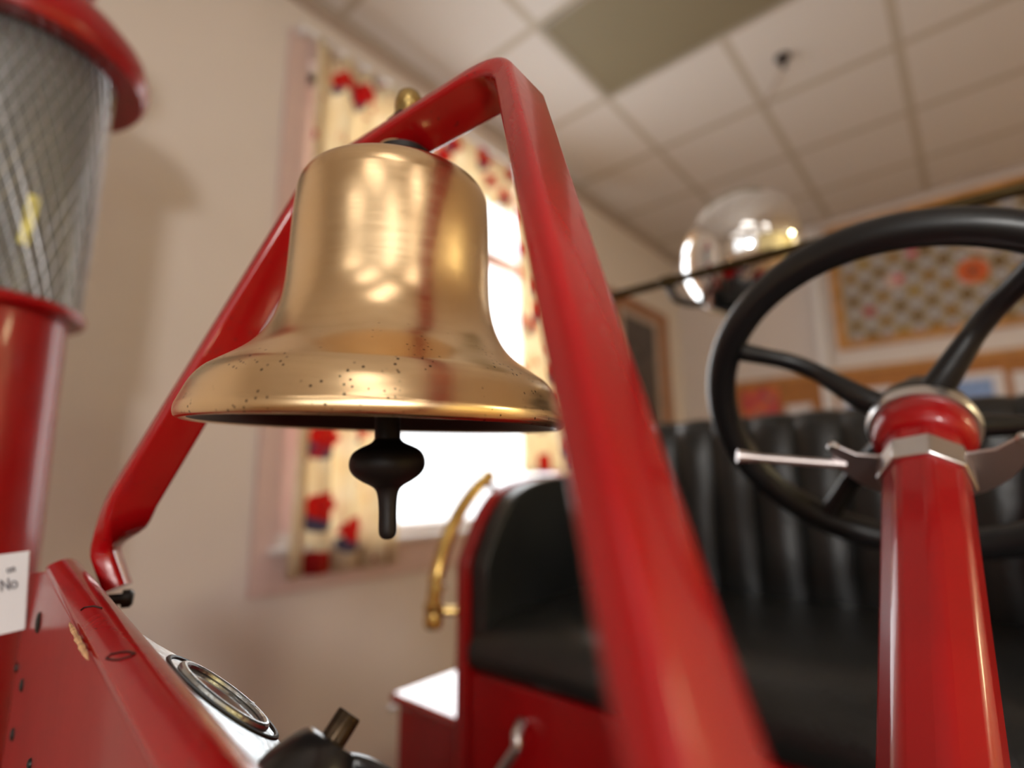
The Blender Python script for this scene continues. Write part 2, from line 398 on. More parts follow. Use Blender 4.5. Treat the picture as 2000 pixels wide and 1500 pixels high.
# framed patchwork quilt on the back wall
QX0, QX1, QZ0, QZ1 = -.70, .95, 2.20, 3.185
QC = ((QX0+QX1)/2, (QZ0+QZ1)/2)
qf = thing('framed_quilt', 'patchwork quilt with an orange rosette in a golden oak frame', 'framed quilt', (QC[0], FY, QZ0))
bm = bm_new(); w = .062
for x0, x1, z0, z1 in ((QX0, QX0+w, QZ0, QZ1), (QX1-w, QX1, QZ0, QZ1), (QX0+w, QX1-w, QZ1-w, QZ1), (QX0+w, QX1-w, QZ0, QZ0+w)): box(bm, (x0, FY-.035, z0), (x1, FY, z1))
obj('frame', bm, OAK, qf, bev=.006)
bm = bm_new(); box(bm, (QX0+w, FY-.012, QZ0+w), (QX1-w, FY-.004, QZ1-w)); obj('quilt', bm, quilt_mat(), qf)

# corkboard, what is pinned to it, white conduit
cb = thing('corkboard', 'long tan corkboard on the wall under the quilt', 'corkboard', (0, FY, 1.5))
bm = bm_new(); box(bm, (-1.50, FY-.016, 1.40), (1.3, FY, 2.02)); obj('board', bm, CORK, cb)
bm = bm_new(); box(bm, (-1.50, FY-.026, 2.02), (1.3, FY, 2.058)); obj('top_rail', bm, OAK, cb, bev=.004)
bm = bm_new(); box(bm, (-.832, FY-.06, 0), (-.765, FY-.027, 3.22)); tag(obj('conduit', bm, WHITEP, bev=.006), 'white vertical cable conduit left of the framed quilt', 'conduit')
bm = bm_new(); box(bm, (-1.43, FY-.022, 1.62), (-1.145, FY-.018, 1.985)); tag(obj('poster', bm, poster_mat()), 'red and orange poster pinned at the left end of the corkboard', 'poster')
def photo_card(x0, x1, z0, z1, label, pic=True):
    k = thing('photo_card', label, 'card', ((x0+x1)/2, FY-.018, z0), 'cards on the corkboard')
    bm = bm_new(); box(bm, (x0, FY-.022, z0), (x1, FY-.018, z1)); obj('mount', bm, PAPER, k)
    if pic:
        bm = bm_new(); box(bm, (x0+.055, FY-.025, z0+.03), (x1-.055, FY-.0222, z1-.045)); obj('print', bm, BLUEPIC, k)
photo_card(-.735, -.40, 1.66, 1.895, 'blue picture in a white mount just right of the white conduit')
photo_card(-.13, .185, 1.68, 1.925, 'blue picture in a cream mount right of the steering wheel hub')
photo_card(.225, .50, 1.70, 1.905, 'white mounted card at the right edge of the corkboard', False)
photo_card(-1.10, -.92, 1.70, 1.822, 'small white card between the red poster and the white conduit', False)

# ceiling fixtures
OLIVE = plain('olive_diffuser', (.235, .20, .125), .6, var=.06, nscale=1.2)
FRAMEM = plain('fixture_frame', (.36, .32, .26), .5)
def ceiling_light(x0, y0, lx, ly, label, mat, grp=None):
    t = thing('ceiling_light', label, 'ceiling light', (x0+lx/2, y0+ly/2, CZ), grp)
    bm = bm_new(); f = .018
    for a, b, c, d in ((x0, y0, x0+lx, y0+f), (x0, y0+ly-f, x0+lx, y0+ly), (x0, y0+f, x0+f, y0+ly-f), (x0+lx-f, y0+f, x0+lx, y0+ly-f)): box(bm, (a, b, CZ-.012), (c, d, CZ))
    obj('frame', bm, FRAMEM, t)
    bm = bm_new(); box(bm, (x0+f, y0+f, CZ-.008), (x0+lx-f, y0+ly-f, CZ-.002)); obj('diffuser', bm, mat, t)
ceiling_light(-1.262+.008, 1.65+.008, 1.204, .594, 'unlit olive-coloured ceiling light panel above the bell', OLIVE)
LIT = emis('lit_fluorescent_diffuser', (1., .86, .48), 40.)
LITW = emis('lit_white_diffuser', (1., .96, .90), 2.2)
G = 'lit ceiling lights'
ceiling_light(-1.262+.61*9+.008, 1.65+.61*3+.008, 1.204, .594, 'lit ceiling light over the right side of the room', LIT, G)
ceiling_light(-1.262+.61*2+.008, 1.65-.61*9+.008, 1.204, .594, 'lit ceiling light behind the photographer', LITW, G)

for k, m, lab in ((3, 7, 'added fill ceiling light between the photographer and the front window'), (6, 7, 'added fill ceiling light over the front window'), (6, 4, 'added fill ceiling light right of the photographer'), (3, 5, 'added fill ceiling light just behind the photographer'), (9, 8, 'added fill ceiling light in the far front corner'), (9, 5, 'added fill ceiling light near the yellow wall')):  # unseen panels added for the bell's broad glow and room fill
    ceiling_light(-1.262+.61*k+.008, 1.65-.61*m+.008, 1.204, .594, lab, LITW, G)

hk = thing('ceiling_hook', 'small dark ceiling hook with a thin cord beside the light panel', 'hook', (-.475, 2.58, CZ))
bm = bm_new(); lathe(bm, V((-.475, 2.58, CZ)), V((0, 0, -1)), [(.034, 0), (.034, .008), (.014, .018), (.011, .06), (.004, .064)], 20); obj('hook', bm, BLACKM, hk)
bm = bm_new(); tube(bm, smooth_path([(-.475, 2.58, CZ-.05), (-.53, 2.68, CZ-.035), (-.60, 2.80, CZ-.012), (-.64, 2.87, CZ-.004)]), .0035, 6); obj('cord', bm, TRIMB, hk)

# ------------------------------------------------------------------ red pump at the left wall
PX, PY = -1.344, .072
gp = thing('gas_pump', 'tall red pump with wire mesh around its glass cylinder', 'gas pump', (PX, PY, 0))
A = V((PX, PY, 0)); UZ = V((0, 0, 1))
bm = bm_new(); lathe(bm, A, UZ, [(.24, 0), (.24, .04), (.16, .09), (.146, .5), (.135, 1.0), (.128, 1.3), (.124, 1.556)], 64); obj('column', bm, REDP, gp)
bm = bm_new(); lathe(bm, A, UZ, [(.120, 1.556), (.148, 1.558), (.152, 1.566), (.150, 1.574), (.138, 1.580), (.12, 1.582)], 64); obj('flange', bm, REDP, gp)
bm = bm_new(); lathe(bm, A, UZ, [(.133, 1.582), (.138, 2.14)], 64, cap=False); obj('glass_cylinder', bm, DUSTGLASS, gp)
bm = bm_new(); lathe(bm, A, UZ, [(.02, 1.582), (.02, 2.14)], 16); obj('fill_pipe', bm, BLACKM, gp)
bm = bm_new(); NW = 44
for k in range(NW):
    for s in (-1, 1):
        p = []
        for i in range(31):
            u = i/30; a = 2*PI*k/NW+s*u*1.35; r = .141+.006*u
            p.append(A+V((r*math.cos(a), r*math.sin(a), 1.58+.56*u)))
        tube(bm, p, .0009, 4, cap=False)
obj('wire_mesh', bm, WIRE, gp)
bm = bm_new(); lathe(bm, A, UZ, [(.148, 2.075), (.196, 2.066), (.204, 2.078), (.206, 2.10), (.196, 2.135), (.16, 2.18), (.10, 2.215), (.05, 2.225), (.045, 2.25), (.085, 2.28), (.10, 2.33), (.085, 2.39), (.03, 2.42), (0, 2.422)], 64, cap=False)
obj('cap', bm, REDP, gp)
def on_cyl(px, py, r):                                     # near side of the pump's cylinder under a pixel
    d = ray(px, py); o = CAM-A; a_ = d.x*d.x+d.y*d.y; b_ = o.x*d.x+o.y*d.y; c_ = o.x*o.x+o.y*o.y-r*r
    return CAM+d*((-b_-math.sqrt(b_*b_-a_*c_))/a_)
tg4 = [on_cyl(px, py, .1395) for px, py in ((56, 378), (80, 386), (72, 420), (54, 482), (33, 472), (44, 425))]
bm = bm_new(); prism(bm, tg4, (tg4[0]-V((PX, PY, tg4[0].z))).normalized()*.0012); obj('gallon_tag', bm, YELLOW, gp, 'small yellow tag on the glass')

# ------------------------------------------------------------------ brass bell
BC = V((-.3455, .2473, 1.293)); BN = V((.060, -.022, 1)).normalized()
outer = [(.1365, 0), (.1392, .0015), (.1402, .005), (.1398, .009), (.1385, .0124), (.1362, .0180), (.1325, .0260), (.1273, .0330), (.1198, .0391), (.1110, .0442), (.1047, .0487), (.0988, .0537), (.0930, .0600), (.0890, .0662), (.0848, .0745), (.0822, .0828), (.0800, .0911), (.0786, .1016), (.0778, .1122), (.0775, .1292), (.0772, .1465), (.0765, .1639), (.0758, .1740), (.0750, .1810), (.0734, .1868), (.0706, .1915), (.0665, .1948), (.0605, .1968), (.050, .1980), (.036, .1985), (.012, .1987)]
inner = [(.132, .0012), (.124, .008), (.112, .022), (.097, .040), (.083, .062), (.074, .09), (.0705, .13), (.068, .17), (.060, .185), (.04, .189), (.012, .190)]
def crv(pr, k=4):                                          # finer profile
    return [(p.x, p.y) for p in smooth_path([V((a, b, 0)) for a, b in pr], k)]
def fair(p, it=60):                                        # evens the waist curve, keeps the lip and the crown
    for _ in range(it):
        q = list(p)
        for i in range(1, len(p)-1):
            if .036 < p[i][1] < .178: q[i] = (.25*p[i-1][0]+.5*p[i][0]+.25*p[i+1][0], .25*p[i-1][1]+.5*p[i][1]+.25*p[i+1][1])
        p = q
    return p
bell = thing('brass_bell', 'large polished brass bell hanging under the red bracket', 'bell', BC)
bm = bm_new(); lathe(bm, BC, BN, list(reversed(crv(inner)))+fair(crv(outer, 6)), 160, cap=False); bb = obj('bell_body', bm, BRASS, bell, ang=60)
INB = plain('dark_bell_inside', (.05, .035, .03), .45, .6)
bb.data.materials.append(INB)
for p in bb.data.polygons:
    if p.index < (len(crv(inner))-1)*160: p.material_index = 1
top = BC+BN*.198
bm = bm_new(); lathe(bm, top, UZ, [(.024, 0), (.024, .003), (.018, .006), (.017, .030), (.016, .032)], 40); obj('neck', bm, BRASS, bell)
bm = bm_new(); lathe(bm, top+UZ*.0235+V((0, .006, 0)), UZ, [(.020, 0), (.023, .001), (.023, .006), (.020, .008)], 40); obj('washer', bm, BLACKM, bell, 'black washer between bell and bracket')
NT = V((-.337, .256, 1.552))
bm = bm_new(); lathe(bm, NT-UZ*.004, UZ, [(.019, 0), (.019, .006), (.0185, .009), (.015, .010)], 6); obj('hex_nut', bm, BLACKM, bell, bev=.001)
bm = bm_new(); lathe(bm, NT+UZ*.006, UZ, [(.0125, 0), (.0128, .006), (.0118, .009), (.0125, .012), (.0122, .019), (.0100, .0255), (.0060, .029), (0, .0302)], 32, cap=False); obj('acorn_nut', bm, ACORN, bell)
# clapper: measured outline turned about its own near-vertical axis
ca, cb_ = at(757, 833, .4145), at(757, 1050, .4020)
cax = (cb_-ca).normalized(); cl = (cb_-ca).length
def ch(y): return cl*(y-833)/217
S = .409/FPX
cp = [(9, 560), (20, 561), (24, 700), (25, 845), (26, 858), (33, 866), (50, 874), (63, 882), (70, 892), (73, 905), (71, 918), (63, 930), (48, 941), (30, 951), (22, 960), (18.5, 975), (17, 1000), (17, 1036), (14, 1047), (8, 1052), (0, 1053.5)]
bm = bm_new(); lathe(bm, ca, cax, crv([(r*S, ch(y)) for r, y in cp], 3), 48, cap=False); obj('clapper', bm, BLACKM, bell, 'black clapper with a bulb and a short tail', ang=50)

# ------------------------------------------------------------------ fire truck
ft = thing('fire_truck', 'antique red fire truck with black bench seat and steering wheel', 'fire truck', (-.32, .9, 0))

# bell bracket: one bent flat bar, 37 mm wide and 16.5 mm thick
L0 = V((-.576, .114, 1.215)); L1 = V((-.4465, .2215, 1.542)); R1 = V((-.2195, .249, 1.559)); R0 = R1+(V((.405, -.347, -.846))*.54)
WF, WL, WT, WR = V((-.93, .37, 0)), V((-.111, .954, -.278)), V((-.05, .93, -.42)), V((.148, .939, -.311))
path = []
F0 = at(198, 1160, .443); F1 = at(176, 1098, .446)
for k in range(4): path.append((F0.lerp(F1, k/3), WF))
d = (L1-L0).normalized(); b0 = F1+V((0, 0, .03)); L0b = L0+d*.035
for k in range(1, 9):
    t = k/8; p = F1*(1-t)**2+(L0-V((0, 0, .012)))*2*t*(1-t)+L0b*t*t
    s = t*t*(3-2*t); path.append((p, (WF*(1-s)+WL*s).normalized()))
def fillet(P, Q, R, rad, W0_, W1_, n=9):
    a = (P-Q).normalized(); b = (R-Q).normalized(); th = a.angle(b); t = rad/math.tan(th/2)
    out = []
    for k in range(n+1):
        u = k/n; s = Q+a*t; e = Q+b*t
        p = s*(1-u)**2+Q*2*u*(1-u)*.9+(s+e)*.5*2*u*(1-u)*.1+e*u*u
        out.append((p, (W0_*(1-u)+W1_*u).normalized()))
    return out
f1 = fillet(L0b, L1, R1, .022, WL, WT); f2 = fillet(L1, R1, R0, .048, WT, WR, 14)
for k in range(1, 8): path.append((L0b.lerp(f1[0][0], k/8), WL))
path += f1
for k in range(1, 6): path.append((f1[-1][0].lerp(f2[0][0], k/6), WT))
path += f2
for k in range(1, 13): path.append((f2[-1][0].lerp(R0, k/12), WR))
bw, bt, br = .037, .0165, .0042
def rrect(w, t, r, n=4):
    out = []
    for cx, cy, a0 in ((w-r, t-r, 0), (r, t-r, 90), (r, r, 180), (w-r, r, 270)):
        for k in range(n+1):
            a = math.radians(a0+90*k/n); out.append((cx+r*math.cos(a), cy+r*math.sin(a)))
    return out
RR = rrect(bw, bt, br); secs = []
for i, (p, W) in enumerate(path):
    T = (path[min(i+1, len(path)-1)][0]-path[max(i-1, 0)][0]).normalized()
    W = (W-T*W.dot(T)).normalized(); N = T.cross(W)
    secs.append([p+W*a-N*b for a, b in RR])
bm = bm_new(); loft(bm, secs); br_o = obj('bell_bracket', bm, REDW, ft, 'red flat bar bracket bent over the bell', ang=50)
bm = bm_new()
bp = at(210, 1172, .45); bd = (rt*.95+fw*.5-up*.1).normalized()
lathe(bm, bp, bd, [(.0045, 0), (.0045, .010), (.0075, .0102), (.0075, .016), (.005, .018)], 16); obj('bolt', bm, BLACKM, br_o, 'black bolt at the foot of the bracket')

# cowl ridge: a rolled rim across the truck, from the far left foot to near the lens
Af, Cf = at(83, 1110, .445), at(167, 1126, .462)
An, Cn = at(284, 1500, .194), at(498, 1500, .205)
Lr = ((An-Af)+(Cn-Cf)).normalized()
def roll_pt(s, u):                                          # s along, u across (0 front lip .. 1 dash side)
    a = Af.lerp(An, s); c = Cf.lerp(Cn, s); w = c-a
    nb = Lr.cross(w).normalized()
    if nb.z < 0: nb = -nb
    return a+w*u+nb*(.012*math.sin(PI*u)**.8)
bm = bm_new(); secs = []
for i in range(31):
    s = -.0+1.5*i/30
    sec = [roll_pt(s, k/14) for k in range(15)]
    dn = V((0, 0, -.05)); sec += [sec[-1]+dn, sec[0]+V((0, .004, -.004))]
    secs.append(sec)
loft(bm, secs); cr_o = obj('cowl_ridge', bm, REDW, ft, 'rolled red rim along the cowl', ang=40, bev=.004)
# front panel below the lip
hz = V((Lr.x, Lr.y, 0)).normalized(); nP = V((hz.y, -hz.x, 0))
if nP.y > 0: nP = -nP
PP = Af+V((0, .002, -.003)); nP2 = nP
def fp(px, py): return on_plane(px, py, PP, nP)
bm = bm_new(); q = [PP-hz*.10-V((0, 0, .012)), PP, PP+Lr*.62, V(((PP+Lr*.62).x, (PP+Lr*.62).y, .62)), V(((PP-hz*.10).x, (PP-hz*.10).y, .62))]
prism(bm, q, -nP*.012); fpan = obj('firewall_panel', bm, RED, ft, 'upright red panel with dark rivets', bev=.002)
for px, py, r in ((76, 1216, .0085), (34, 1304, .0045), (44, 1338, .0055), (26, 1434, .0055), (60, 1492, .004), (48, 1206, .005)):
    bm = bm_new(); P = fp(px, py); lathe(bm, P-nP2*.001, nP2, [(r, 0), (r, .0012), (r*.8, .0026), (r*.3, .0032), (0, .0033)], 20, cap=False); obj('rivet', bm, BLACKM, fpan)
bm = bm_new()                                               # chipped lip, bare tan
pts = []; random.seed(3)
for k in range(15):
    s = .46+.20*k/14
    pts.append((roll_pt(s, .0)+nP2*.0005, .0016*math.sin(PI*k/14)**.5*(.6+.6*random.random())+.0002))
tube(bm, [p for p, r in pts], [r for p, r in pts], 6); obj('paint_chip', bm, WOODCHIP, cr_o, 'bare tan chip on the red rim')
def roll_hit(px, py):                                       # nearest ridge point under a pixel
    best = None
    for i in range(201):
        for k in range(41):
            P = roll_pt(i/200, k/40); d_ = P-CAM; Z = d_.dot(fw)
            e = (1000+FPX*d_.dot(rt)/Z-px)**2+(750-FPX*d_.dot(up)/Z-py)**2
            if best is None or e < best[0]: best = (e, P)
    return best[1]
bm = bm_new()
tube(bm, [roll_hit(*p)+V((0, 0, .0004)) for p in ((207, 1289), (214, 1281), (232, 1276), (252, 1274), (262, 1278), (256, 1284), (238, 1289), (220, 1291))], .0005, 5, loop=True); obj('scratch_mark', bm, BLACKM, cr_o, 'dark looped scratch')
bm = bm_new()
tube(bm, [roll_hit(*p)+V((0, 0, .0003)) for p in ((156, 1193), (166, 1186), (184, 1184), (200, 1188))], .0005, 5); obj('scratch_mark', bm, BLACKM, cr_o, 'dark curved scratch')

# instrument panel: a plate sloping down behind the ridge
GC = at(436, 1362, .315); vh = ray(436, 1362).normalized()
nD = rt*.63+up*.78; nD = (nD-vh*nD.dot(vh)).normalized(); nD = (nD-vh*.14).normalized()
def dp(px, py): return on_plane(px, py, GC, nD)
ol = [(240, 1216), (256, 1226), (280, 1238), (304, 1254), (332, 1270), (360, 1286), (400, 1311), (440, 1336), (472, 1359), (500, 1384), (524, 1412), (546, 1442), (566, 1470), (585, 1500), (596, 1530), (540, 1535), (490, 1505), (425, 1440), (365, 1380), (305, 1315), (255, 1250)]
bm = bm_new(); prism(bm, [dp(*p) for p in ol], -nD*.012); ip = obj('instrument_panel', bm, STEEL, ft, 'embossed silvery metal instrument panel', bev=.003, seg=3)
ga, gb = frame(nD)
def ringp(C0, R, n=72, hgt=0): return [C0+nD*hgt+(ga*math.cos(2*PI*k/n)+gb*math.sin(2*PI*k/n))*R for k in range(n)]
gR = .0325
bm = bm_new(); tube(bm, ringp(GC, gR*.92, hgt=.001), gR*.075, 10, loop=True); bz = obj('gauge_bezel', bm, STEEL, ip, 'round metal gauge bezel')
bm = bm_new(); lathe(bm, GC-nD*.003, nD, [(gR*.9, 0), (gR*.9, .0035)], 48); obj('gauge_dial', bm, DARKHOLE, ip, 'dark round gauge dial')
bm = bm_new(); tube(bm, ringp(GC, gR*1.20, hgt=.0), gR*.05, 8, loop=True); obj('gauge_groove', bm, BLACKM, ip)
bm = bm_new(); sp_ = dp(490, 1379); lathe(bm, sp_-nD*.002, nD, [(.0022, 0), (.0022, .003), (.001, .0045)], 12); obj('screw', bm, SILVER, ip)

# dash switch and its stem
sc_ = at(650, 1447, .262); sax = (rt*.58+up*.83+fw*.68).normalized(); px2m = .262/FPX
hm = px2m*.82
bm = bm_new(); lathe(bm, sc_, sax, crv([(100*px2m, -118*hm), (92*px2m, -80*hm), (76*px2m, -38*hm), (63*px2m, -14*hm), (52*px2m, -2*hm), (40*px2m, 1*hm), (14*px2m, 2*hm)], 5), 48); sw = obj('dash_switch', bm, BLACKP, ft, 'black domed dash switch', ang=50)
bm = bm_new(); n = 40
secs = [[sc_+sax*h+(frame(sax)[0]*math.cos(2*PI*k/n)+frame(sax)[1]*math.sin(2*PI*k/n))*(r*(1+(.05 if k % 2 else 0))) for k in range(n)] for r, h in ((24*px2m, -4*hm), (24*px2m, 60*hm), (22*px2m, 64*hm))]
loft(bm, secs); obj('switch_stem', bm, plain('dark_knurled_brass', (.045, .03, .018), .35, .9, var=.6, nscale=120), sw, 'dark knurled stem')
bm = bm_new(); tube(bm, smooth_path([at(675, 1485, .262), at(705, 1490, .262), at(740, 1505, .26), at(790, 1540, .255)]), .0035, 10); obj('wire', bm, BLACKP, sw)

# steering column and wheel
WC = V((-.052, .767, 1.331)); WN = V((-.004, .787, .617)).normalized()
e1 = V((1, 0, 0)); e1 = (e1-WN*e1.dot(WN)).normalized(); e2 = WN.cross(e1)
if e2.z < 0: e2 = -e2
HC = WC+e1*.0095                                            # the column's own axis
bm = bm_new(); lathe(bm, HC-WN*.60, WN, [(.0330, 0), (.0362, .52)], 8, ph=math.radians(12))
col = obj('steering_column', bm, RED, ft, 'red eight-sided steering column', bev=.006, seg=3)
bm = bm_new(); lathe(bm, HC, WN, crv([(.026, -.092), (.030, -.088), (.039, -.083), (.0445, -.074), (.0458, -.063), (.0452, -.051), (.042, -.046)], 4), 64); obj('hub_bowl', bm, RED, col, 'red bowl under the wheel hub', ang=60)
bm = bm_new(); lathe(bm, HC, WN, [(.043, -.054), (.0495, -.053), (.0515, -.045), (.0500, -.037), (.043, -.035)], 64); obj('hub_ring', bm, SILVER, col, 'silver ring under the wheel hub', ang=50)
sw_ = empty('steering_wheel', WC, ft); sw_['label'] = 'large black steering wheel with curved spokes'
e1 = V((1, 0, 0)); e1 = (e1-WN*e1.dot(WN)).normalized(); e2 = WN.cross(e1)
if e2.z < 0: e2 = -e2
def wp(r, deg, h=0): a = math.radians(deg); return WC+(e1*math.cos(a)+e2*math.sin(a))*r+WN*h
bm = bm_new(); tube(bm, [wp(.21, k*3) for k in range(120)], .0188, 24, loop=True); obj('rim', bm, RUBBER, sw_)
bm = bm_new(); lathe(bm, HC, WN, crv([(.042, -.040), (.046, -.032), (.045, -.016), (.036, .002), (.024, .014), (.023, .030), (.018, .036), (.006, .038)], 3), 48); obj('hub', bm, BLACKP, sw_)
for a in (50.5, 147.5, 235, 337):
    P = smooth_path([wp(.02, a, -.022), wp(.045, a, -.018), wp(.075, a, -.004), wp(.105, a, .010), wp(.135, a, .014), wp(.165, a, .008), wp(.196, a, .0)], 6)
    m = len(P); rad = [.0225-.0085*min(1, i/(m*.45))+.003*max(0, (i/m-.8)/.2) for i in range(m)]
    bm = bm_new(); tube(bm, P, rad, 16, squash=.75); obj('spoke', bm, RUBBER, sw_)
# silver quadrant below the wheel
QP = HC-WN*.113
qd = empty('throttle_quadrant', QP, ft)
bm = bm_new(); lathe(bm, HC, WN, [(.0355, -.141), (.0395, -.141), (.0395, -.110), (.0355, -.110)], 8, ph=math.radians(12)); obj('collar', bm, SILVER, qd, 'silver collar clamped on the column', bev=.0015)
def qpt(x, y, h): return QP+e1*x+e2*y+WN*h
out = [(-.078, .028), (-.072, .032), (-.055, .019), (-.038, .016), (.038, .016), (.055, .019), (.072, .032), (.078, .028)] + [(.078*math.cos(t), .024-.066*math.sin(t)) for t in (PI*k/16 for k in range(1, 16))]
SILVERQ = plain('brushed_silver', (.60, .55, .55), .38, 1., var=.08)
bm = bm_new(); prism(bm, [qpt(x, y, -.002) for x, y in out], WN*.004); obj('plate', bm, SILVERQ, qd, 'curved silver quadrant plate', bev=.001)
for s in (-1, 1):
    bm = bm_new(); lathe(bm, qpt(s*.0745, .029, -.004), WN, [(.004, 0), (.0055, .003), (.0045, .008), (.002, .009)], 16); obj('stop_pin', bm, SILVER, qd)
bm = bm_new(); pa, pb = at(1440, 891, .60), at(1650, 908, .575)
tube(bm, [pa, pa.lerp(pb, .08), pa.lerp(pb, .2), pb], [.0075, .0068, .0045, .0050], 14); obj('lever', bm, SILVERQ, qd, 'silver hand lever')

# seat
SX0, SX1 = -.822, .19
bm = bm_new(); box(bm, (SX0+.012, .80, .30), (SX1, 1.36, .885)); sb = obj('seat_base', bm, RED, ft, 'red panel under the seat', bev=.006)
bm = bm_new(); tube(bm, smooth_path([(-.672, .796, .83), (-.667, .776, .817), (-.664, .772, .800), (-.682, .772, .775), (-.706, .774, .745), (-.728, .78, .715), (-.735, .796, .705)], 5), .0095, 12); obj('latch_handle', bm, SILVER, sb, 'silver latch handle')
bm = bm_new()
NX = 40
def prof_cushion(): return [(.80, .888), (.782, .905), (.778, .935), (.792, .965), (.825, .988), (.90, 1.0), (1.05, 1.004), (1.25, 1.0), (1.34, .99), (1.34, .888)]
secs = []
for i in range(NX+1):
    u = i/NX; x = SX0+.03+(SX1-SX0-.06)*u; puff = 1-.0*u
    secs.append([V((x, y, z+(.012*math.sin(PI*min(1, u*6)/2)-.012 if z > .95 else 0))) for y, z in prof_cushion()])
loft(bm, secs); obj('seat_cushion', bm, LEATHER, ft, 'black leather seat cushion', ang=60)
bm = bm_new(); secs = []; NP = 10; NX = NP*12
for i in range(NX+1):
    u = i/NX; x = SX0+.03+(SX1-SX0-.06)*u
    s = abs(math.sin(PI*u*NP))**.7; b = .020*s
    sec = []
    for y, z, k in ((1.335, .97, .5), (1.335, 1.04, 1), (1.340, 1.12, 1), (1.345, 1.22, 1), (1.350, 1.31, 1), (1.355, 1.365, .9), (1.368, 1.392, .55), (1.392, 1.402, .15), (1.425, 1.398, 0), (1.445, 1.38, 0), (1.455, 1.2, 0), (1.44, .97, 0)):
        sec.append(V((x, y-b*k, z+.006*s*(k > .1 and z > 1.38))))
    secs.append(sec)
loft(bm, secs); obj('seat_back', bm, LEATHER, ft, 'black leather seat back with vertical pleats', ang=50)
arm = smooth_path([(0, .79, 1.06), (0, .793, 1.092), (0, .812, 1.132), (0, .848, 1.190), (0, .905, 1.236), (0, 1.02, 1.262), (0, 1.22, 1.272), (0, 1.36, 1.33), (0, 1.45, 1.39)], 6)
armo = [V((SX0-.018, p.y, p.z)) for p in arm]+[V((SX0-.018, 1.46, .30)), V((SX0-.018, .79, .30))]
bm = bm_new(); prism(bm, armo, V((.030, 0, 0))); ap = obj('arm_panel', bm, RED, ft, 'red side panel at the end of the seat', bev=.005)
armi = [V((SX0+.012, p.y+.012, p.z-.003)) for p in arm]+[V((SX0+.012, 1.44, .90)), V((SX0+.012, .802, .90))]
bm = bm_new(); prism(bm, armi, V((.045, 0, 0))); obj('arm_lining', bm, LEATHER, ap, 'black leather inside of the arm', bev=.018, seg=4)
arr = [V((SX1-.012, p.y, p.z)) for p in arm]+[V((SX1-.012, 1.46, .30)), V((SX1-.012, .79, .30))]
bm = bm_new(); prism(bm, arr, V((.030, 0, 0))); obj('arm_panel', bm, RED, ft, bev=.005)
WPIPE = plain('worn_tan_piping', (.12, .075, .03), .6, var=.5, nscale=50)
bm = bm_new(); tube(bm, [V((SX0+.014, p.y+.028, p.z-.022)) for p in arm[2:34]], .006, 8); obj('piping', bm, WPIPE, ap, 'worn tan piping')

# brass grab handle beside the arm
HX = -.88
hpts = [(HX, .935, 1.268), (HX, .923, 1.258), (HX, .888, 1.236), (HX, .848, 1.199), (HX, .811, 1.149), (HX, .789, 1.104), (HX, .776, 1.064), (HX, .768, 1.020), (HX, .766, .978)]
bm = bm_new(); hp = smooth_path(hpts, 6); tube(bm, hp, [.0155]*len(hp), 14); gh = obj('grab_handle', bm, BRASSR, ft, 'curved brass grab handle')
bm = bm_new(); tube(bm, [(HX, .915, 1.252), (HX+.02, .945, 1.225), (SX0-.014, .962, 1.205)], .007, 10); obj('mount', bm, BRASSR, gh)
bm = bm_new(); tube(bm, [(HX-.004, .768, .992), (HX+.02, .795, .990), (SX0-.014, .82, .989)], .0085, 12); obj('mount', bm, BRASSR, gh)
bm = bm_new(); lathe(bm, V((HX, .768, 1.010)), V((0, -.05, -1)), [(.016, 0), (.021, .006), (.021, .016), (.018, .022), (.0195, .030), (.0195, .046), (.014, .052)], 20); obj('end_ferrule', bm, BRASSR, gh)
for y, z in ((.7685, 1.06), (.7715, 1.045)):
    bm = bm_new(); lathe(bm, V((HX, y+.005, z)), V((0, -.12, -1)), [(.0155, 0), (.0185, .003), (.0185, .008), (.0155, .011)], 18); obj('ring', bm, BRASSR, gh)

# box on the running board
bm = bm_new(); box(bm, (-1.128, .876, .36), (-.845, 1.34, .728)); rb = obj('running_board_box', bm, RED, ft, 'red box beside the seat', bev=.004)
bm = bm_new(); box(bm, (-1.146, .860, .728), (-.842, 1.355, .752)); obj('lid', bm, red_paint('red_mirror_gloss', rough=.12, coat=1.), rb, 'glossy red lid', bev=.010, seg=4)
bm = bm_new(); lathe(bm, V((-1.139, .866, .722)), V((-.5, -.8, 0)), [(.010, -.008), (.010, .004), (.007, .010), (0, .012)], 16, cap=False); obj('corner_stud', bm, SILVER, rb)
bm = bm_new(); box(bm, (-1.16, -.30, .33), (-.845, 1.40, .36)); obj('running_board', bm, BLACKP, ft)
bm = bm_new(); box(bm, (-.78, -.55, .20), (.14, 2.0, .32)); obj('chassis', bm, BLACKP, ft)
for x, y in ((-.93, -.42), (.29, -.42), (-.93, 1.75), (.29, 1.75)):
    wl = empty('road_wheel', (x, y, .32), ft)
    bm = bm_new(); tube(bm, [(x, y+.27*math.cos(k*PI/24), .32+.27*math.sin(k*PI/24)) for k in range(48)], .05, 12, loop=True); obj('tyre', bm, RUBBER, wl)
    bm = bm_new(); lathe(bm, V((x, y, .32)), V((1, 0, 0)), [(.23, -.012), (.23, .012)], 32); obj('wheel_disc', bm, RED, wl)
for y in (-.42, 1.75):
    bm = bm_new(); tube(bm, [(-.93, y, .32), (.29, y, .32)], .03, 12); obj('axle', bm, BLACKP, ft)

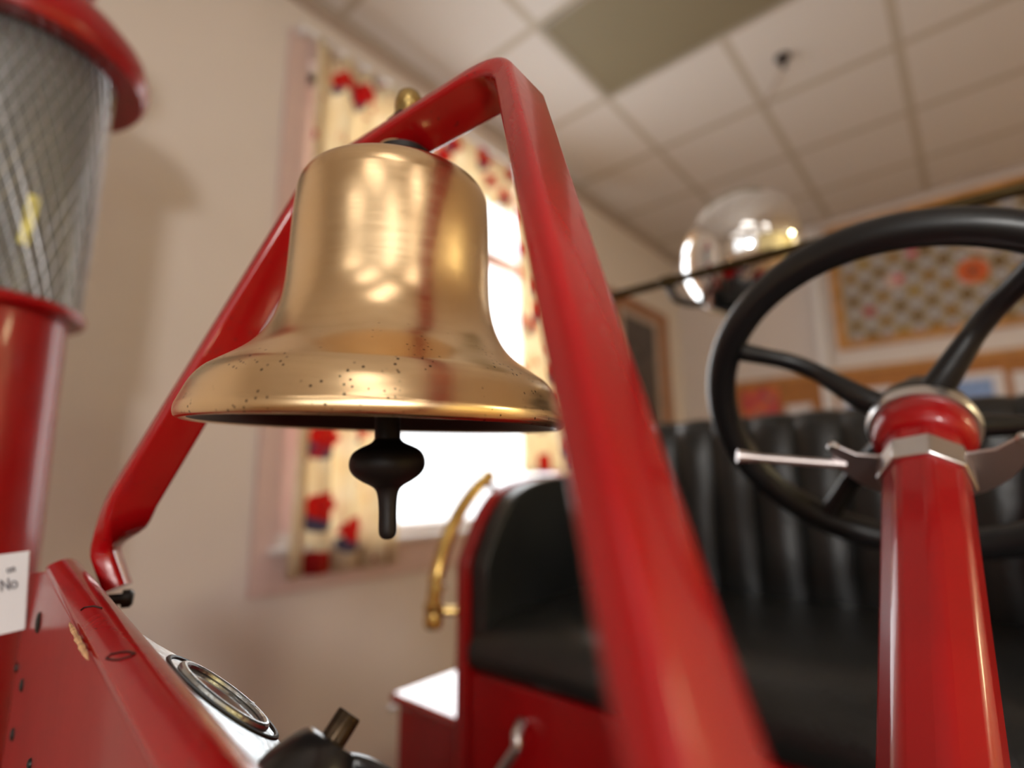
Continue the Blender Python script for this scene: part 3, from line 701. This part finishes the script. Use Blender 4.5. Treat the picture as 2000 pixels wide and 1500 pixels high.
# brass rail behind the seat
RH, RY = 1.65, 1.0
d1 = ray(1190, 580); d2 = ray(2000, 368)
bm = bm_new(); k = (RH-1.25)/d1.z; ra = CAM+d1*k; k = (RH-1.25)/d2.z; rb_ = CAM+d2*k
RY = (ra.y+rb_.y)/2
bm.free(); bm = bm_new(); tube(bm, [(ra.x-.005, RY, RH), (SX1-.03, RY, RH)], .0092, 14); rail = obj('handrail', bm, OLDBRASS, ft, 'long tarnished brass rail behind the seat')
bm = bm_new(); tube(bm, [(ra.x, RY, RH), (ra.x, RY, .98)], .0075, 12); obj('post', bm, OLDBRASS, rail)
bm = bm_new(); tube(bm, [(SX1-.04, RY, RH), (SX1-.04, RY, .98)], .0075, 12); obj('post', bm, OLDBRASS, rail)

# silver globe clamped on the rail
GZ = 1.19
gc = at(1447, 495, GZ); gaxis = (rt*.33+up*.94).normalized()
A_, B_ = .232*GZ/1.9, .198*GZ/1.9
bm = bm_new(); lathe(bm, gc, gaxis, [(B_*math.sin(t), -A_*math.cos(t)) for t in (PI*k/48 for k in range(49))], 72, cap=False)
gl = obj('silver_globe', bm, CHROME, ft, 'mirror-bright silver globe clamped behind the brass rail', ang=180)
kx = ra.x+(rb_.x-ra.x)*.205; kp = V((kx, RY, RH)); gp_ = gc-gaxis*A_*.80-rt*.045
bm = bm_new(); lathe(bm, kp-V((.016, 0, 0)), V((1, 0, 0)), [(.010, 0), (.0125, .003), (.0125, .029), (.010, .032)], 20); obj('clamp', bm, OLDBRASS, gl)
bm = bm_new(); tube(bm, smooth_path([kp, kp+V((.004, .02, -.03)), kp.lerp(gp_, .6)+V((0, 0, -.02)), gp_]), .008, 10); obj('arm', bm, BLACKM, gl)

# ------------------------------------------------------------------ card standing on the hood panel
cbr, cbl = fp(46, 1229), fp(-60, 1250)
Zc = (cbr-CAM).dot(fw)-.02
q0, q1, q2, q3 = at(-70, 1256, Zc+.012), at(47, 1229, Zc), at(56, 1076, Zc+.006), at(-64, 1092, Zc+.018)
cardN = (q1-q0).cross(q3-q0).normalized()
cx = (q1-q0).normalized(); cy = cardN.cross(cx)
card = thing('information_card', 'small white card with grey lettering leaning by the red hood panel', 'card', q1)
bm = bm_new(); prism(bm, [q0, q1, q2, q3], -cardN*.0012); obj('sheet', bm, PAPER, card)
toward = cardN if cardN.dot(CAM-q1) > 0 else -cardN
def ctext(body, px, py, size):
    cu = bpy.data.curves.new('lettering', 'FONT'); cu.body = body; cu.size = size; cu.extrude = .0001
    cu.materials.append(INK)
    tmp = bpy.data.objects.new('lettering_curve', cu); C.objects.link(tmp); bpy.context.view_layer.update()
    me = bpy.data.meshes.new_from_object(tmp.evaluated_get(bpy.context.evaluated_depsgraph_get()))
    bpy.data.objects.remove(tmp); me.name = 'lettering'
    o = bpy.data.objects.new('lettering', me); C.objects.link(o)
    P = on_plane(px, py, q1, cardN)+toward*.0006
    m = Matrix((cx, toward.cross(cx), toward)).transposed().to_4x4(); m.translation = P-WORLD[card]
    o.parent = card; o.matrix_local = m
S1 = Zc/FPX
ctext('on', 14, 1120, 22*S1); ctext('No', 2, 1156, 34*S1)

# ------------------------------------------------------------------ light
sc = bpy.context.scene
wd = bpy.data.worlds.new('world'); sc.world = wd; wd.use_nodes = True
bg = wd.node_tree.nodes['Background']; bg.inputs[0].default_value = (.95, .98, 1, 1); bg.inputs[1].default_value = 2.2
def area(name, loc, rot, sx, sy, power, col):
    l = bpy.data.lights.new(name, 'AREA'); l.shape = 'RECTANGLE'; l.size = sx; l.size_y = sy; l.energy = power; l.color = col
    o = bpy.data.objects.new(name, l); C.objects.link(o); o.location = loc; o.rotation_euler = rot; return o
area('daylight_fill', (LX-.25, (W0+W1)/2, (Z0+Z1)/2), (0, -PI/2, 0), Z1-Z0, W1-W0, 45, (.95, .98, 1))
area('daylight_fill', ((V0+V1)/2, BY-.25, (U0+U1)/2), (PI/2, 0, PI), V1-V0, U1-U0, 800, (.92, .96, 1))  # fill light outside the added front window
wall_fill = area('added_wall_fill', (4.85, 3.75, 3.22), (0, 0, 0), .5, .5, 150, (1, .90, .68))  # unseen lamp, added to brighten the walls mirrored in the bell
wall_fill.data.spread = math.radians(95)
wall_fill.rotation_euler = (V((5.6, -3.2, 1.2))-V((4.85, 3.75, 3.22))).to_track_quat('-Z', 'Y').to_euler()
lam = area('added_shadow_lamp', (1.05, -.86, 1.68), (0, 0, 0), .24, .24, 19, (1, .97, .93))  # unseen lamp, added to throw the pump's shadow on the left wall
lam.rotation_euler = (V((-1.9, .5, 2.1))-V((1.05, -.86, 1.68))).to_track_quat('-Z', 'Y').to_euler()
vs_ = sc.view_settings; vs_.view_transform = 'Standard'; vs_.look = 'None'; vs_.gamma = 1; vs_.use_curve_mapping = False
vs_.exposure = .25
